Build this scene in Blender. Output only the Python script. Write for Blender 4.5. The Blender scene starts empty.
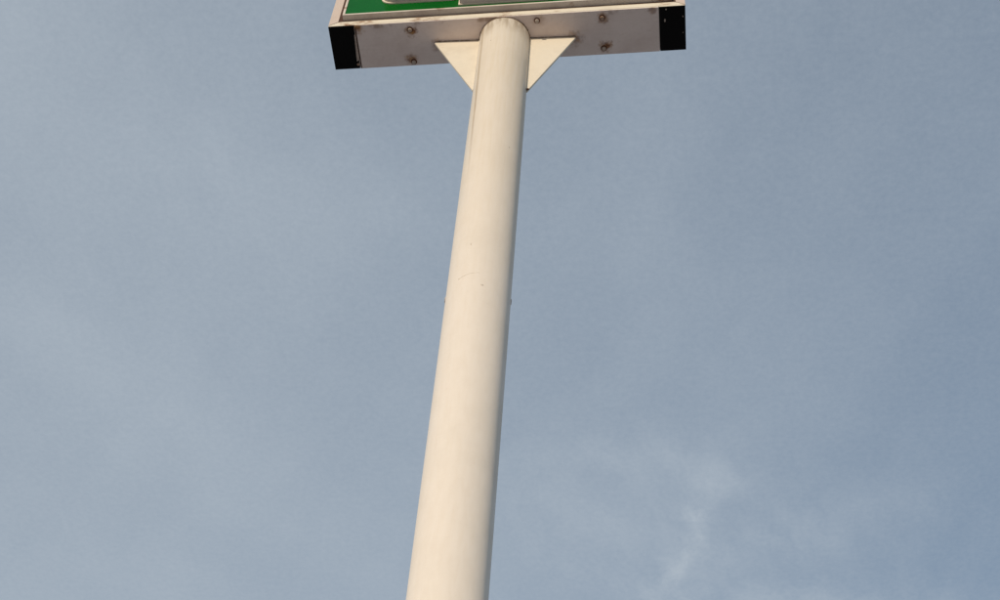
import bpy, bmesh, math, random
from mathutils import Vector, Matrix
random.seed(7)
scene = bpy.context.scene
COL = scene.collection
R_ = math.radians

# ------------------------------------------------------------------ camera
cam_d = bpy.data.cameras.new("camera")
cam = bpy.data.objects.new("camera", cam_d)
COL.objects.link(cam)
cam_d.sensor_fit = 'HORIZONTAL'
cam_d.sensor_width = 36.0
cam_d.lens = 1512.96 / 1000.0 * 36.0
cam_d.clip_end = 6000.0
right = Vector((0.99452278, 0.09129083, 0.05089612))
up = Vector((0.04217421, -0.79605106, 0.60375827))
fwd = Vector((-0.09563351, 0.59830485, 0.79554103))
cam.matrix_world = Matrix(((right.x, up.x, -fwd.x, 0.5582), (right.y, up.y, -fwd.y, -3.0248),
                           (right.z, up.z, -fwd.z, 1.6), (0, 0, 0, 1)))
scene.camera = cam

# ------------------------------------------------------------------ node helpers
class G:
    """small wrapper round a node tree"""
    def __init__(self, tree):
        self.t = tree; self.n = tree.nodes; self.l = tree.links
    def put(self, sock, v):
        if isinstance(v, bpy.types.NodeSocket): self.l.new(v, sock)
        elif v is not None: sock.default_value = v
    def math(self, op, a, b=None, c=None, clamp=False):
        m = self.n.new('ShaderNodeMath'); m.operation = op; m.use_clamp = clamp
        for i, v in enumerate((a, b, c)): self.put(m.inputs[i], v)
        return m.outputs[0]
    def noise(self, vec, scale, detail=4.0, rough=0.55, dist=0.0):
        k = self.n.new('ShaderNodeTexNoise')
        self.put(k.inputs['Vector'], vec); k.inputs['Scale'].default_value = scale
        k.inputs['Detail'].default_value = detail; k.inputs['Roughness'].default_value = rough
        k.inputs['Distortion'].default_value = dist
        return k.outputs['Fac']
    def ramp(self, v, a, b, lo=0.0, hi=1.0, smooth=True):
        m = self.n.new('ShaderNodeMapRange')
        m.interpolation_type = 'SMOOTHSTEP' if smooth else 'LINEAR'
        self.put(m.inputs['Value'], v)
        m.inputs['From Min'].default_value = a; m.inputs['From Max'].default_value = b
        m.inputs['To Min'].default_value = lo; m.inputs['To Max'].default_value = hi
        return m.outputs['Result']
    def mix(self, f, a, b):
        m = self.n.new('ShaderNodeMix'); m.data_type = 'RGBA'; m.clamp_factor = True
        self.put(m.inputs['Factor'], f)
        for k, v in ((6, a), (7, b)):
            if isinstance(v, tuple): v = (*v[:3], 1.0)
            self.put(m.inputs[k], v)
        return m.outputs[2]
    def xyz(self, v):
        s = self.n.new('ShaderNodeSeparateXYZ'); self.put(s.inputs[0], v); return s.outputs
    def vec(self, x, y, z=0.0):
        c = self.n.new('ShaderNodeCombineXYZ')
        for i, v in enumerate((x, y, z)): self.put(c.inputs[i], v)
        return c.outputs[0]
    def vmul(self, v, s):
        m = self.n.new('ShaderNodeVectorMath'); m.operation = 'MULTIPLY'
        self.put(m.inputs[0], v); m.inputs[1].default_value = s; return m.outputs[0]

# ------------------------------------------------------------------ sky
SUN_EL = R_(8.0)
SUN_DIR = Vector((-0.30, -0.954, 0.0)).normalized() * math.cos(SUN_EL) + Vector((0, 0, math.sin(SUN_EL)))
world = bpy.data.worlds.new("World"); scene.world = world
world.use_nodes = True
w = G(world.node_tree); w.n.clear()
sky = w.n.new('ShaderNodeTexSky'); sky.sky_type = 'NISHITA'; sky.sun_disc = False
sky.sun_elevation = SUN_EL
sky.sun_rotation = math.atan2(SUN_DIR.x, SUN_DIR.y)
sky.altitude = 50.0; sky.air_density = 1.35; sky.dust_density = 0.4; sky.ozone_density = 3.6
tc = w.n.new('ShaderNodeTexCoord')
d = w.xyz(tc.outputs['Generated'])
dz = w.math('MAXIMUM', d[2], 0.12)
px = w.math('DIVIDE', d[0], dz); py = w.math('DIVIDE', d[1], dz)      # thin cloud sheet overhead, unit height
P = w.vec(px, py)
warp = w.noise(P, 7.0, 5.0, 0.6)
warp2 = w.noise(w.vec(py, px, 3.7), 6.0, 5.0, 0.6)
wx = w.math('MULTIPLY_ADD', warp, 0.10, w.math('ADD', px, -0.05))
wy = w.math('MULTIPLY_ADD', warp2, 0.10, w.math('ADD', py, -0.05))
def patch(cx, cy, ang, a, b, amp):
    """an elongated wisp in the cloud sheet"""
    ux = w.math('ADD', wx, -cx); uy = w.math('ADD', wy, -cy)
    c, s = math.cos(ang), math.sin(ang)
    e = w.math('DIVIDE', w.math('ADD', w.math('MULTIPLY', ux, c), w.math('MULTIPLY', uy, s)), a)
    f = w.math('DIVIDE', w.math('SUBTRACT', w.math('MULTIPLY', uy, c), w.math('MULTIPLY', ux, s)), b)
    r2 = w.math('ADD', w.math('MULTIPLY', e, e), w.math('MULTIPLY', f, f))
    return w.math('MULTIPLY', w.math('EXPONENT', w.math('MULTIPLY', r2, -1.0)), amp)
broad = w.ramp(w.noise(P, 1.7, 3.0, 0.5), 0.30, 0.70)
streak = w.noise(w.vmul(w.vec(w.math('ADD', wx, w.math('MULTIPLY', wy, 0.55)), wy), (7.0, 2.0, 1.0)), 1.6, 6.0, 0.6)
fac = w.math('MULTIPLY_ADD', broad, 0.12, 0.44)
fac = w.math('MULTIPLY_ADD', w.math('ADD', streak, -0.5), 0.13, fac)
fac = w.math('ADD', fac, w.ramp(w.math('ADD', px, w.math('MULTIPLY', py, -0.12)), -0.75, 0.45, 0.42, 0.0))   # the veil thins eastwards
fibre = w.noise(w.vmul(w.vec(w.math('SUBTRACT', wx, w.math('MULTIPLY', wy, 0.30)), wy), (17.0, 9.0, 1.0)), 1.7, 8.0, 0.66)
mottle = w.noise(P, 26.0, 5.0, 0.62)
grain = w.noise(P, 190.0, 3.0, 0.7)
wisps = [(0.047, 1.000, R_(106), 0.075, 0.014, 0.17), (0.044, 1.000, R_(15), 0.018, 0.008, 0.34),
         (0.022, 1.075, R_(112), 0.070, 0.013, 0.24), (0.050, 0.950, R_(30), 0.055, 0.020, 0.08),
         (-0.01, 0.945, R_(12), 0.100, 0.030, 0.11), (0.05, 1.06, R_(20), 0.20, 0.10, 0.14),
         (0.22, 1.14, R_(5), 0.18, 0.035, 0.22), (0.16, 1.02, R_(165), 0.10, 0.03, 0.10)]
broads = [(-0.44, 0.84, R_(42), 0.20, 0.045, 0.10), (-0.36, 1.00, R_(40), 0.22, 0.05, 0.07),
          (-0.24, 0.64, R_(12), 0.16, 0.055, 0.11), (0.00, 0.66, R_(95), 0.12, 0.05, 0.09), (-0.10, 0.98, R_(30), 0.14, 0.05, 0.06)]
tot = None
for a in wisps:
    k = patch(*a); tot = k if tot is None else w.math('ADD', tot, k)
fac = w.math('ADD', fac, w.math('MULTIPLY', tot, w.ramp(fibre, 0.32, 0.68, 0.25, 0.80)))
for a in broads: fac = w.math('ADD', fac, patch(*a[:5], a[5] * 0.8))
fac = w.math('MULTIPLY_ADD', w.math('ADD', fibre, -0.5), 0.09, fac)
fac = w.math('MULTIPLY_ADD', w.math('ADD', mottle, -0.5), 0.06, fac)
fac = w.math('MULTIPLY_ADD', w.math('ADD', grain, -0.5), 0.20, fac)
fac = w.math('MULTIPLY', fac, 0.80, clamp=True)
skycol = w.mix(fac, sky.outputs[0], (3.11, 3.50, 3.89))
bg = w.n.new('ShaderNodeBackground'); bg.inputs['Strength'].default_value = 0.15
w.l.new(skycol, bg.inputs['Color'])
wo = w.n.new('ShaderNodeOutputWorld'); w.l.new(bg.outputs[0], wo.inputs['Surface'])

# ------------------------------------------------------------------ sun
sd = bpy.data.lights.new("sun", 'SUN'); sd.energy = 3.1; sd.angle = R_(0.6); sd.color = (1.0, 0.85, 0.655)
sun = bpy.data.objects.new("sun", sd); COL.objects.link(sun)
sun.rotation_euler = (-SUN_DIR).to_track_quat('-Z', 'Y').to_euler()
sun.location = SUN_DIR * 60

vs = scene.view_settings
vs.view_transform = 'Standard'; vs.look = 'None'; vs.gamma = 1.0; vs.use_curve_mapping = False; vs.exposure = 0.0

# ------------------------------------------------------------------ materials
def new_mat(name):
    m = bpy.data.materials.new(name); m.use_nodes = True
    g = G(m.node_tree); bsdf = g.n['Principled BSDF']
    t = g.n.new('ShaderNodeTexCoord')
    return m, g, bsdf, t.outputs['Object']
def bump(g, bsdf, h, strength, dist=0.002):
    b = g.n.new('ShaderNodeBump'); b.inputs['Strength'].default_value = strength
    b.inputs['Distance'].default_value = dist
    g.put(b.inputs['Height'], h); g.l.new(b.outputs[0], bsdf.inputs['Normal'])

CREAM = (0.76, 0.705, 0.65)
RUST = (0.16, 0.055, 0.022)
RUST_D = (0.05, 0.022, 0.014)
H = 7.5028            # underside of the sign cabinet
YP = 0.0068           # pole axis
RP = 0.1095           # pole radius

def pole_paint():
    m, g, b, o = new_mat('cream_pole_paint')
    x, y, z = g.xyz(o)
    ang = g.math('ARCTAN2', x, g.math('MULTIPLY', y, -1.0))
    cyl = g.vec(g.math('MULTIPLY', ang, RP), g.math('MULTIPLY', z, 0.16))
    st = g.noise(cyl, 60.0, 5.0, 0.6)                    # runs down the pole
    blot = g.noise(o, 5.0, 5.0, 0.6)
    fine = g.noise(o, 90.0, 4.0, 0.7)
    c = g.mix(g.ramp(st, 0.35, 0.75, 0, 0.45), CREAM, (0.71, 0.64, 0.565))
    c = g.mix(g.ramp(blot, 0.42, 0.72, 0, 0.40), c, (0.66, 0.61, 0.555))
    c = g.mix(g.ramp(fine, 0.62, 0.78, 0, 0.30), c, (0.55, 0.48, 0.40))
    # one long dirty run below the plate on the sun side, fading downwards
    line = g.math('MULTIPLY_ADD', g.math('ADD', z, -6.363), -0.184, -0.727)
    wob = g.math('MULTIPLY_ADD', g.noise(g.vec(z, 0.0), 4.0, 3.0), 0.06, -0.03)
    da = g.math('ABSOLUTE', g.math('SUBTRACT', g.math('ADD', ang, wob), line))
    run = g.math('MULTIPLY', g.ramp(da, 0.02, 0.085, 1, 0), g.ramp(z, 6.2, 6.9, 0, 0.62))
    c = g.mix(g.math('MULTIPLY', run, g.ramp(st, 0.2, 0.6, 0.6, 1.0)), c, (0.30, 0.20, 0.12))
    drip = g.math('MULTIPLY', g.ramp(g.noise(g.vec(g.math('MULTIPLY', ang, RP), g.math('MULTIPLY', z, 0.05)), 75.0, 4.0, 0.6), 0.36, 0.72, 0.55, 1.0), g.ramp(z, 5.2, 7.3, 0.0, 0.40))
    c = g.mix(drip, c, (0.58, 0.48, 0.31))
    # grime under the cabinet
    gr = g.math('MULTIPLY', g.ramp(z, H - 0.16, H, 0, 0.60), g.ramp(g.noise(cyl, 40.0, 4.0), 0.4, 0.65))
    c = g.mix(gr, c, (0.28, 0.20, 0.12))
    # small chips and scuffs in the paint
    v = g.n.new('ShaderNodeTexVoronoi'); v.feature = 'F1'; v.inputs['Scale'].default_value = 9.0
    g.put(v.inputs['Vector'], o)
    spot = g.math('MULTIPLY', g.ramp(v.outputs['Distance'], 0.022, 0.040, 1, 0),
                  g.ramp(g.noise(o, 3.1, 2.0), 0.46, 0.56, 0, 0.60))
    c = g.mix(spot, c, (0.22, 0.17, 0.13))
    g.put(b.inputs['Base Color'], c)
    g.put(b.inputs['Roughness'], g.ramp(blot, 0.3, 0.7, 0.42, 0.62))
    b.inputs['Specular IOR Level'].default_value = 0.30; b.inputs['Diffuse Roughness'].default_value = 0.35
    bump(g, b, g.math('ADD', g.math('MULTIPLY', fine, 0.5), g.math('MULTIPLY', g.noise(o, 9.0, 3.0), 3.0)), 0.35, 0.002)
    return m

def painted(name, base, dirt=(0.40, 0.33, 0.26), amt=0.35, rough=0.5, rust=0.0, seed=0.0):
    m, g, b, o = new_mat(name)
    off = g.n.new('ShaderNodeVectorMath'); g.put(off.inputs[0], o); off.inputs[1].default_value = (seed, seed * 1.7, seed * .3)
    o = off.outputs[0]
    n1 = g.noise(o, 9.0, 6.0, 0.62); n2 = g.noise(o, 70.0, 4.0, 0.7)
    c = g.mix(g.ramp(n1, 0.42, 0.78, 0, amt), base, dirt)
    c = g.mix(g.ramp(n2, 0.58, 0.80, 0, amt), c, dirt)
    if rust > 0:
        n3 = g.noise(g.vmul(o, (1.0, 1.0, 3.0)), 6.0, 6.0, 0.65)
        c = g.mix(g.ramp(n3, 0.60 - 0.14 * rust, 0.70 - 0.10 * rust, 0, 0.85), c, g.mix(n2, RUST, (0.34, 0.15, 0.05)))
    g.put(b.inputs['Base Color'], c)
    g.put(b.inputs['Roughness'], g.ramp(n1, 0.3, 0.7, rough - 0.08, rough + 0.12))
    b.inputs['Specular IOR Level'].default_value = 0.30; b.inputs['Diffuse Roughness'].default_value = 0.35
    bump(g, b, g.math('ADD', n2, n1), 0.18, 0.001)
    return m

BOLTS = [(-0.4069, -0.0703), (-0.4091, 0.0853), (0.1454, -0.0769), (0.4241, -0.0727), (0.4253, 0.0731)]
def sheet_paint():
    m, g, b, o = new_mat('weathered_underside_paint')
    x, y, z = g.xyz(o)
    n1 = g.noise(o, 7.0, 6.0, 0.6); n2 = g.noise(o, 60.0, 5.0, 0.7)
    n3 = g.noise(g.vmul(o, (1.0, 9.0, 1.0)), 8.0, 4.0)
    c = g.mix(g.ramp(n1, 0.35, 0.70, 0, 0.9), (0.77, 0.67, 0.645), (0.66, 0.555, 0.53))
    c = g.mix(g.ramp(n2, 0.5, 0.8, 0, 0.4), c, (0.54, 0.45, 0.39))
    c = g.mix(g.ramp(n3, 0.5, 0.8, 0, 0.3), c, (0.60, 0.52, 0.46))
    tot = None
    pts = [(bx + ox, by - YP + oy, 0.010, 0.036, am) for (bx, by), (ox, oy, am) in zip(BOLTS, ((.004, .012, .95), (-.010, -.010, .8), (.006, 0, .3), (.008, .002, .75), (.008, -.008, .95)))]
    pts += [(-0.640, -0.100, 0.004, 0.040, 0.95), (0.30, 0.012, 0.002, 0.05, 0.7), (-0.30, 0.006, 0.002, 0.04, 0.5), (0.640, -0.10, 0.0, 0.03, 0.6)]
    wob = g.math('MULTIPLY_ADD', g.noise(o, 45.0, 4.0, 0.7), 0.07, -0.035)
    for cx, cy, r0, r1, amp in pts:
        dx = g.math('ADD', x, -cx); dy = g.math('ADD', y, -cy)
        r = g.math('SQRT', g.math('ADD', g.math('MULTIPLY', dx, dx), g.math('MULTIPLY', dy, dy)))
        k = g.ramp(g.math('ADD', r, wob), r0 * 0.6, r1, amp, 0.0)
        tot = k if tot is None else g.math('MAXIMUM', tot, k)
    c = g.mix(tot, c, g.mix(g.ramp(n2, 0.4, 0.6), (0.13, 0.035, 0.012), (0.36, 0.17, 0.04)))
    edge = g.math('MULTIPLY', g.ramp(y, -0.100, -0.085, 1, 0), g.ramp(n1, 0.5, 0.62, 0, 0.6))
    c = g.mix(edge, c, (0.22, 0.12, 0.06))
    g.put(b.inputs['Base Color'], c); b.inputs['Roughness'].default_value = 0.58
    b.inputs['Specular IOR Level'].default_value = 0.3
    bump(g, b, g.math('ADD', n1, n2), 0.25, 0.002)
    return m

def green_face():
    m, g, b, o = new_mat('green_acrylic')
    n1 = g.noise(o, 4.0, 4.0); n2 = g.noise(o, 40.0, 4.0, 0.7)
    c = g.mix(g.ramp(n1, 0.35, 0.7), (0.001, 0.088, 0.009), (0.001, 0.106, 0.011))
    c = g.mix(g.ramp(n2, 0.55, 0.8, 0, 0.25), c, (0.05, 0.12, 0.05))
    g.put(b.inputs['Base Color'], c); b.inputs['Roughness'].default_value = 0.14; b.inputs['Specular IOR Level'].default_value = 0.12
    return m

def flat_mat(name, col, rough, spec=0.3):
    m, g, b, o = new_mat(name)
    n = g.noise(o, 80.0, 5.0, 0.7)
    g.put(b.inputs['Base Color'], g.mix(g.ramp(n, 0.35, 0.75), col, tuple(v * 0.6 for v in col)))
    b.inputs['Roughness'].default_value = rough; b.inputs['Specular IOR Level'].default_value = spec
    bump(g, b, n, 0.3, 0.001)
    return m

def ground_mat():
    m, g, b, o = new_mat('pale_concrete_ground')
    n1 = g.noise(o, 0.35, 6.0, 0.6); n2 = g.noise(o, 30.0, 5.0, 0.7); n3 = g.noise(o, 2.3, 5.0, 0.6)
    c = g.mix(g.ramp(n1, 0.3, 0.7), (0.50, 0.445, 0.40), (0.43, 0.38, 0.34))
    c = g.mix(g.ramp(n3, 0.5, 0.75, 0, 0.4), c, (0.34, 0.30, 0.26))
    c = g.mix(g.ramp(n2, 0.4, 0.75, 0, 0.35), c, (0.32, 0.29, 0.26))
    g.put(b.inputs['Base Color'], c); b.inputs['Roughness'].default_value = 0.9
    bump(g, b, n2, 0.5, 0.004)
    return m

M = dict(pole=pole_paint(),
         plate=painted('cream_plate_paint', (0.76, 0.70, 0.60), amt=0.22, seed=3.1),
         lip=painted('cream_lip_paint', (0.76, 0.71, 0.61), amt=0.30, rust=0.25, seed=1.3),
         lip_side=painted('pinkish_cream_lip_paint', (0.60, 0.51, 0.46), dirt=(0.46, 0.38, 0.34), amt=0.5, seed=5.3),  # duller, pinker cream for the side bars of the lip
         retainer=painted('grey_retainer_paint', (0.66, 0.60, 0.55), dirt=(0.42, 0.33, 0.28), amt=0.5, rust=0.15, seed=8.0),
         seam=painted('rusty_shade_seam', (0.075, 0.034, 0.024), dirt=(0.24, 0.22, 0.17), amt=0.6, rough=0.8, seed=9.2),  # rust brown, kept dark to stand in for shade inside the gaps
         sheet=sheet_paint(), green=green_face(),
         black=flat_mat('black_end_paint', (0.0045, 0.004, 0.0045), 0.75, 0.1),
         rust=flat_mat('rusty_steel', (0.15, 0.065, 0.035), 0.85),
         rustdark=flat_mat('dark_rust', (0.06, 0.028, 0.018), 0.9),
         bolt=painted('bolt_paint', (0.50, 0.44, 0.39), dirt=(0.30, 0.12, 0.04), amt=0.8, rust=0.6, seed=2.0),
         weld=flat_mat('grimy_weld', (0.20, 0.13, 0.085), 0.8),
         chip=flat_mat('bare_paint_chip', (0.42, 0.34, 0.30), 0.7),
         scuff=flat_mat('scuffed_primer', (0.66, 0.59, 0.50), 0.8),
         letter=painted('off_white_letter_side', (0.72, 0.64, 0.60), dirt=(0.5, 0.42, 0.38), amt=0.35, seed=4.4),
         trim=painted('cream_letter_trim', (0.78, 0.72, 0.61), amt=0.2, seed=6.1),
         ground=ground_mat())

# ------------------------------------------------------------------ mesh helpers
def link(name, bm, mat, parent=None, smooth=False):
    me = bpy.data.meshes.new(name)
    bmesh.ops.recalc_face_normals(bm, faces=bm.faces)
    bm.to_mesh(me); bm.free()
    if smooth:
        for p in me.polygons: p.use_smooth = True
    me.materials.append(mat)
    ob = bpy.data.objects.new(name, me); COL.objects.link(ob)
    if parent is not None: ob.parent = parent
    return ob
def box(x0, x1, y0, y1, z0, z1, bev=0.0, seg=2):
    bm = bmesh.new()
    bmesh.ops.create_cube(bm, size=1.0)
    for v in bm.verts:
        v.co = Vector((x0 + (v.co.x + .5) * (x1 - x0), y0 + (v.co.y + .5) * (y1 - y0), z0 + (v.co.z + .5) * (z1 - z0)))
    if bev: bmesh.ops.bevel(bm, geom=bm.edges[:], offset=bev, segments=seg, profile=0.6, affect='EDGES')
    return bm
def prism(pts, vec, bev=0.0):
    bm = bmesh.new()
    f = bm.faces.new([bm.verts.new(p) for p in pts])
    r = bmesh.ops.extrude_face_region(bm, geom=[f])
    bmesh.ops.translate(bm, verts=[e for e in r['geom'] if isinstance(e, bmesh.types.BMVert)], vec=vec)
    if bev: bmesh.ops.bevel(bm, geom=bm.edges[:], offset=bev, segments=2, profile=0.6, affect='EDGES')
    return bm
def cyl(p0, axis, r, h, n=24, bev=0.0, r2=None):
    bm = bmesh.new()
    bmesh.ops.create_cone(bm, cap_ends=True, segments=n, radius1=r, radius2=r if r2 is None else r2, depth=h)
    bmesh.ops.translate(bm, verts=bm.verts[:], vec=(0, 0, h / 2))
    if bev: bmesh.ops.bevel(bm, geom=[e for e in bm.edges if len(e.link_faces) == 2 and e.calc_face_angle() > 0.9], offset=bev, segments=2, affect='EDGES')
    q = Vector(axis).to_track_quat('Z', 'Y').to_matrix().to_4x4()
    bm.transform(Matrix.Translation(p0) @ q)
    return bm
def patch_on_pole(a0, a1, z0, z1, thick, na=6, nz=5, irregular=0.3):
    """thin curved flake hugging the pole: angles from the front, uneven outline"""
    bm = bmesh.new()
    am, zm = (a0 + a1) / 2, (z0 + z1) / 2
    n = 14
    ring = []
    for k in range(n):
        t = 2 * math.pi * k / n
        s = 1.0 - irregular * random.random()
        a = am + (a1 - a0) / 2 * s * math.cos(t); z = zm + (z1 - z0) / 2 * s * math.sin(t)
        ring.append((a, z))
    def pt(a, z, r): return (math.sin(a) * r, -math.cos(a) * r, z)
    ctr = bm.verts.new(pt(am, zm, RP + thick))
    o = [bm.verts.new(pt(a, z, RP + thick * .8)) for a, z in ring]
    i = [bm.verts.new(pt(a, z, RP - .001)) for a, z in ring]
    for k in range(n):
        bm.faces.new((ctr, o[k], o[(k + 1) % n])); bm.faces.new((o[k], i[k], i[(k + 1) % n], o[(k + 1) % n]))
    return bm

# ------------------------------------------------------------------ ground
bm = bmesh.new()
bmesh.ops.create_circle(bm, cap_ends=True, segments=96, radius=3000)
g_ = link('ground', bm, M['ground']); g_['kind'] = 'structure'
g_['label'] = 'flat pale concrete lot the sign pole stands in'

# ------------------------------------------------------------------ the sign
sign = bpy.data.objects.new('pole_sign', None); COL.objects.link(sign)
sign.empty_display_size = 0.3
sign.location = (0, YP, 0)
sign['label'] = 'tall cream steel pole carrying a green-faced box sign with black underside ends'
sign['category'] = 'pole sign'
def part(name, bm, mat, parent=None, smooth=False, label=None):
    """meshes are drawn in sign space (pole axis at 0,0)"""
    o = link(name, bm, M[mat], parent if parent is not None else sign, smooth)
    if label: o['label'] = label
    return o

# pole: a round pipe with a faint weld ring where two lengths join
bm = bmesh.new()
zs = [0.0, 0.02, 1.0, 2.0, 3.0, 4.0, 5.0, 5.6, 6.2, 6.8, 7.2, H + 0.0005]
n = 96
rings = [[bm.verts.new((math.sin(2 * math.pi * k / n) * RP, -math.cos(2 * math.pi * k / n) * RP, z)) for k in range(n)] for z in zs]
for a, b in zip(rings, rings[1:]):
    for k in range(n): bm.faces.new((a[k], a[(k + 1) % n], b[(k + 1) % n], b[k]))
bm.faces.new(rings[0]); bm.faces.new(rings[-1])
pole = part('pole', bm, 'pole', label='round cream painted steel pipe with rain streaks')
for p in pole.data.polygons: p.use_smooth = len(p.vertices) == 4
# base
bp = part('base_plate', box(-.22, .22, -.22, .22, 0.004, 0.030, .004), 'plate')
for sx in (-1, 1):
    for sy in (-1, 1):
        part('anchor_bolt', cyl((sx * .17, sy * .17, .029), (0, 0, 1), .016, .045, 6, .002), 'rust', bp)
# weld where the pipe meets the cabinet
bm = bmesh.new()
nw = 120; rw = []
for k in range(nw):
    t = 2 * math.pi * k / nw; s = (.0026) * (1 + .5 * random.uniform(-1, 1)); ring = []
    for j in range(6):
        u_ = 2 * math.pi * j / 6
        rr = RP + s * math.cos(u_)
        ring.append(bm.verts.new((math.sin(t) * rr, -math.cos(t) * rr, H - .0035 + s * math.sin(u_))))
    rw.append(ring)
for k in range(nw):
    a, b = rw[k], rw[(k + 1) % nw]
    for j in range(6): bm.faces.new((a[j], a[(j + 1) % 6], b[(j + 1) % 6], b[j]))
part('weld_ring', bm, 'weld', pole, True, 'rough rusty weld bead round the top of the pipe')
# pin ends sticking out of the sides of the pipe
for s, zz in ((-1, 5.616), (1, 5.643)):
    a = R_(10.5)
    dirv = Vector((math.cos(a) * s, math.sin(a) * s, 0))
    part('pin_end', cyl(dirv * (RP - .003) + Vector((0, 0, zz)), dirv, .0105, .0050, 16, .001), 'bolt', pole)
# flakes in the paint
for a, z, da, dzz in ((-13.4, 5.8137, 2.6, .012), (14.2, 5.5758, 6.0, .008), (-29.8, 5.630, 3.4, .008)):
    part('paint_flake', patch_on_pole(R_(a - da / 2), R_(a + da / 2), z - dzz / 2, z + dzz / 2, .0004), 'scuff', pole, True)
bm = bmesh.new()                                           # long thin curved scratch
prev = None
for k in range(25):
    t = k / 24; a = R_(-30 + 39 * t); z = 5.630 + .012 * math.sin(t * math.pi * .6) + .003 * random.uniform(-1, 1) * .3
    wd = .0009 * (1 - .6 * t)
    pr = [bm.verts.new((math.sin(a) * r, -math.cos(a) * r, z + o)) for r, o in ((RP - .0006, -wd), (RP + .0003, -wd), (RP + .0003, wd), (RP - .0006, wd))]
    if prev:
        for j in range(3): bm.faces.new((prev[j], prev[j + 1], pr[j + 1], pr[j]))
    prev = pr
part('scratch', bm, 'scuff', pole)

# triangular gusset plates each side of the pipe
T = 0.010
for s, ytip, gh in ((-1, -0.0075, 0.441), (1, 0.0065, 0.461)):
    def gp(x, z, o): return Vector((s * x, ytip * (x / .3068) + o, z))
    pts = [(RP - .012, H - .0008), (.3020, H - .0008), (.3068, H - .010), (RP + .004, H - gh), (RP - .012, H - gh - .002)]
    bm = bmesh.new()
    f_ = [bm.verts.new(gp(x, z, -T / 2)) for x, z in pts]; b_ = [bm.verts.new(gp(x, z, T / 2)) for x, z in pts]
    bm.faces.new(f_); bm.faces.new(b_)
    for k in range(len(pts)):
        k2 = (k + 1) % len(pts); bm.faces.new((f_[k], f_[k2], b_[k2], b_[k]))
    bmesh.ops.bevel(bm, geom=bm.edges[:], offset=.0012, segments=1, affect='EDGES')
    gus = part('gusset_plate', bm, 'plate')
    # uneven weld along the top edge and down the pipe
    bm = bmesh.new(); prev = None
    for k in range(30):
        x = RP + .002 + (.300 - RP) * k / 29; r = .0022 * random.uniform(.5, 1.4)
        c_ = gp(x, H - .003, -T / 2)
        pr = [bm.verts.new(c_ + Vector((0, math.cos(j * 1.2566) * r, math.sin(j * 1.2566) * r))) for j in range(5)]
        if prev:
            for j in range(5): bm.faces.new((prev[j], prev[(j + 1) % 5], pr[(j + 1) % 5], pr[j]))
        prev = pr
    part('weld_bead', bm, 'weld', gus, True)
    bm = bmesh.new(); prev = None
    for k in range(40):
        z = H - .004 - (gh - .006) * k / 39; r = .0032 * random.uniform(.7, 1.25)
        c_ = gp(RP + .001, z, -T / 2)
        pr = [bm.verts.new(c_ + Vector((math.cos(j * 1.2566) * r, math.sin(j * 1.2566) * r, 0))) for j in range(5)]
        if prev:
            for j in range(5): bm.faces.new((prev[j], prev[(j + 1) % 5], pr[(j + 1) % 5], pr[j]))
        prev = pr
    part('weld_bead', bm, 'plate', gus, True)
    if s > 0:
        part('bolt', cyl(gp(RP + .006, H - gh + .002, -T / 2) - Vector((0, .003, 0)), (0, -1, 0), .006, .004, 10), 'rustdark', gus)

# ------------------------------------------------------------------ cabinet (sign space: subtract pole axis offset)
WX = 0.0081; W = 1.5433; DEP = 0.2092; CAP = 0.1138; HC = 1.05
X0, X1 = WX - W / 2, WX + W / 2
YF, YB = -DEP / 2 - YP, DEP / 2 - YP
ZT = H + HC
cab = part('cabinet', box(X0 + .004, X1 - .004, YF + .014, YB - .002, H + .0065, ZT, .003), 'retainer',
           label='sheet metal sign box painted dull cream')
ZL = H + .0052; Z0 = H + .0125; LIP = 0.0297; LW = 0.040; GAP = 0.0022
def bar(pts, mat, label=None):
    part('lip', prism([Vector((x, YF, z)) for x, z in pts], Vector((0, .012, 0)), .0018), mat, cab, label=label)
zb, zt = Z0, ZT
bar([(X0 + GAP, zb), (X1 - GAP, zb), (X1 - LW - GAP, zb + LIP), (X0 + LW + GAP, zb + LIP)], 'lip', 'sunlit cream bottom edge of the box')
bar([(X0 + GAP, zt), (X1 - GAP, zt), (X1 - LW - GAP, zt - LIP), (X0 + LW + GAP, zt - LIP)], 'lip')
bar([(X0, zb + GAP), (X0, zt - GAP), (X0 + LW, zt - LIP - GAP), (X0 + LW, zb + LIP + GAP)], 'lip_side', 'dull pinkish edge of the box')
bar([(X1, zb + GAP), (X1, zt - GAP), (X1 - LW, zt - LIP - GAP), (X1 - LW, zb + LIP + GAP)], 'lip_side')
# rusty backing in joints of lip, sheet and retainer, gap shade painted in
part('rust_shade_seam', box(X0 + .006, X1 - .006, YF + .0022, YF + .0138, ZL, Z0 + LIP + .0137), 'seam', cab)
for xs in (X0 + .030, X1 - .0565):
    part('rust_shade_seam', box(xs, xs + .0265, YF + .0036, YF + .0138, Z0 + LIP + .0145, ZT - LIP - .016), 'seam', cab)
# upturned front edge of the bottom sheet
part('sheet_fold', box(X0 + CAP, X1 - CAP, YF - .0004, YF + .0018, H + .0046, H + .0098, .0006), 'lip', cab)
for xa, xb in ((X0 + .0005, X0 + CAP - .001), (X1 - CAP + .001, X1 - .0005)):
    part('sheet_fold', box(xa, xb, YF - .0002, YF + .0018, H + .0052, H + .0112, .0006), 'lip', cab)
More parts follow.
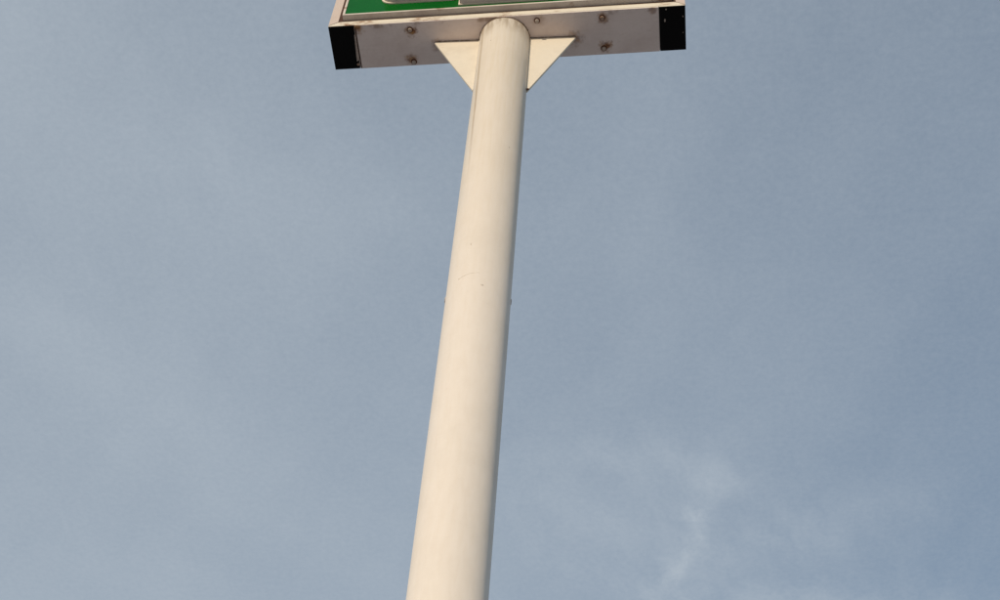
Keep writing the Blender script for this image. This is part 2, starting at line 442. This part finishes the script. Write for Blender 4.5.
# bottom sheet
bs = part('bottom_sheet', box(X0 + CAP, X1 - CAP, YF - .0006, YB, H, H + .0042, .0012), 'sheet',
          label='dull mauve-grey underside sheet with rusty bolts')
bs.data.transform(Matrix.Translation((0, 0, 0)))
for bx_, by_ in BOLTS:
    by_ -= YP
    hb = cyl((bx_, by_, H - .0022), (0, 0, -1), .0095, .0085, 6, .0012)
    part('bolt', hb, 'bolt', bs)
    part('washer', cyl((bx_, by_, H + .0002), (0, 0, -1), .0135, .0026, 20), 'rust', bs)
# black ends
for s in (-1, 1):
    xa, xb = (X0 + .001, X0 + CAP - .002) if s < 0 else (X1 - CAP + .002, X1 - .001)
    ep = part('end_plate', box(xa, xb, YF + .0006, YB - .0006, H + .0008, H + .0046, .001), 'black',
              label='matt black underside end plate' if s < 0 else 'matt black underside end plate with pale paint chips')
    if s > 0:
        for cx_, cy_, rx_, ry_ in ((.697, -.0921, .0035, .0045), (.6914, -.0409, .0035, .010), (.768, -.0546, .0022, .005), (.767, .021, .0018, .003)):
            pts = [Vector((cx_ + rx_ * math.cos(t) * random.uniform(.7, 1.1), cy_ - YP + ry_ * math.sin(t) * random.uniform(.7, 1.1), H + .0012)) for t in [k * math.pi / 4 for k in range(8)]]
            part('paint_chip', prism(pts, Vector((0, 0, -.0007))), 'chip', ep)
    else:
        # bent strip of the sheet's edge hanging in the joint
        pts = [Vector((-.6540, -.0600 - YP, H - .0008)), Vector((-.6478, -.0630 - YP, H - .0008)), Vector((-.6482, .060 - YP, H - .004)), Vector((-.6600, .066 - YP, H - .006))]
        part('bent_strip', prism(pts, Vector((0, 0, .0014))), 'chip', ep)
        pts = [Vector((-.6476, -.095 - YP, H - .0006)), Vector((-.6425, -.095 - YP, H - .0006)), Vector((-.6425, .102 - YP, H - .0006)), Vector((-.6476, .102 - YP, H - .0006))]
        part('rust_edge', prism(pts, Vector((0, 0, .001))), 'rustdark', ep)
        part('bolt', cyl((-.657, .082 - YP, H + .001), (0, 0, -1), .0065, .006, 6, .001), 'bolt', ep)

# retainer frame round the face, standing proud of the lip
RT = 0.026; RW = 0.010; ZR = Z0 + LIP + .014
RX0, RX1 = X0 + .060, X1 - .056
YR0 = YF - RT; YR1 = YF + .013
ZRT = ZT - LIP - .014
part('retainer_bar', box(RX0, RX1, YR0, YR1, ZR, ZR + RW, .0012), 'retainer', label='grey shaded bar under the green face')
part('retainer_bar', box(RX0, RX1, YR0, YR1, ZRT - RW, ZRT, .0012), 'retainer')
part('retainer_bar', box(RX0, RX0 + RW, YR0, YR1, ZR + RW + .0006, ZRT - RW - .0006, .0012), 'retainer')
part('retainer_bar', box(RX1 - RW, RX1, YR0, YR1, ZR + RW + .0006, ZRT - RW - .0006, .0012), 'retainer')
YG = YR0 + .004
face = part('sign_face', box(RX0 + RW + .0004, RX1 - RW - .0004, YG, YR1 - .002, ZR + RW + .0004, ZRT - RW - .0004), 'green',
            label='glossy green sign face with raised off-white shapes')

# raised off-white shapes on the face (only their lower edges are in the picture)
def rounded(x0, x1, z0, z1, r_bl, r_o):
    pts = []
    for cx_, cz_, a0, r in ((x0 + r_bl, z0 + r_bl, 180, r_bl), (x1 - r_o, z0 + r_o, 270, r_o), (x1 - r_o, z1 - r_o, 0, r_o), (x0 + r_o, z1 - r_o, 90, r_o)):
        for k in range(7):
            t = R_(a0 + 15 * k); pts.append((cx_ + r * math.cos(t), cz_ + r * math.sin(t)))
    return pts
def raised(x0, x1, z0, z1, r_bl, r_o, dep, lab):
    p = rounded(x0, x1, z0, z1, r_bl, r_o)
    part('letter_trim', prism([Vector((x, YG + .0005, z)) for x, z in p], Vector((0, -.007, 0)), .001), 'trim', face)
    i = .007
    p = rounded(x0 + i, x1 - i, z0 + i, z1 - i, max(r_bl - i, .002), max(r_o - i, .002))
    part('raised_shape', prism([Vector((x, YG - .0060, z)) for x, z in p], Vector((0, -dep, 0)), .002), 'letter', face, label=lab)
raised(-0.545, -0.205, 7.643, 8.30, .055, .03, .050, 'off-white raised shape with rounded lower corner')
raised(-0.196, 0.215, 7.588, 8.22, .004, .02, .060, 'off-white raised shape with square lower corner')

# ------------------------------------------------------------------ render settings
scene.render.resolution_x = 1024; scene.render.resolution_y = 614
scene.render.engine = 'CYCLES'
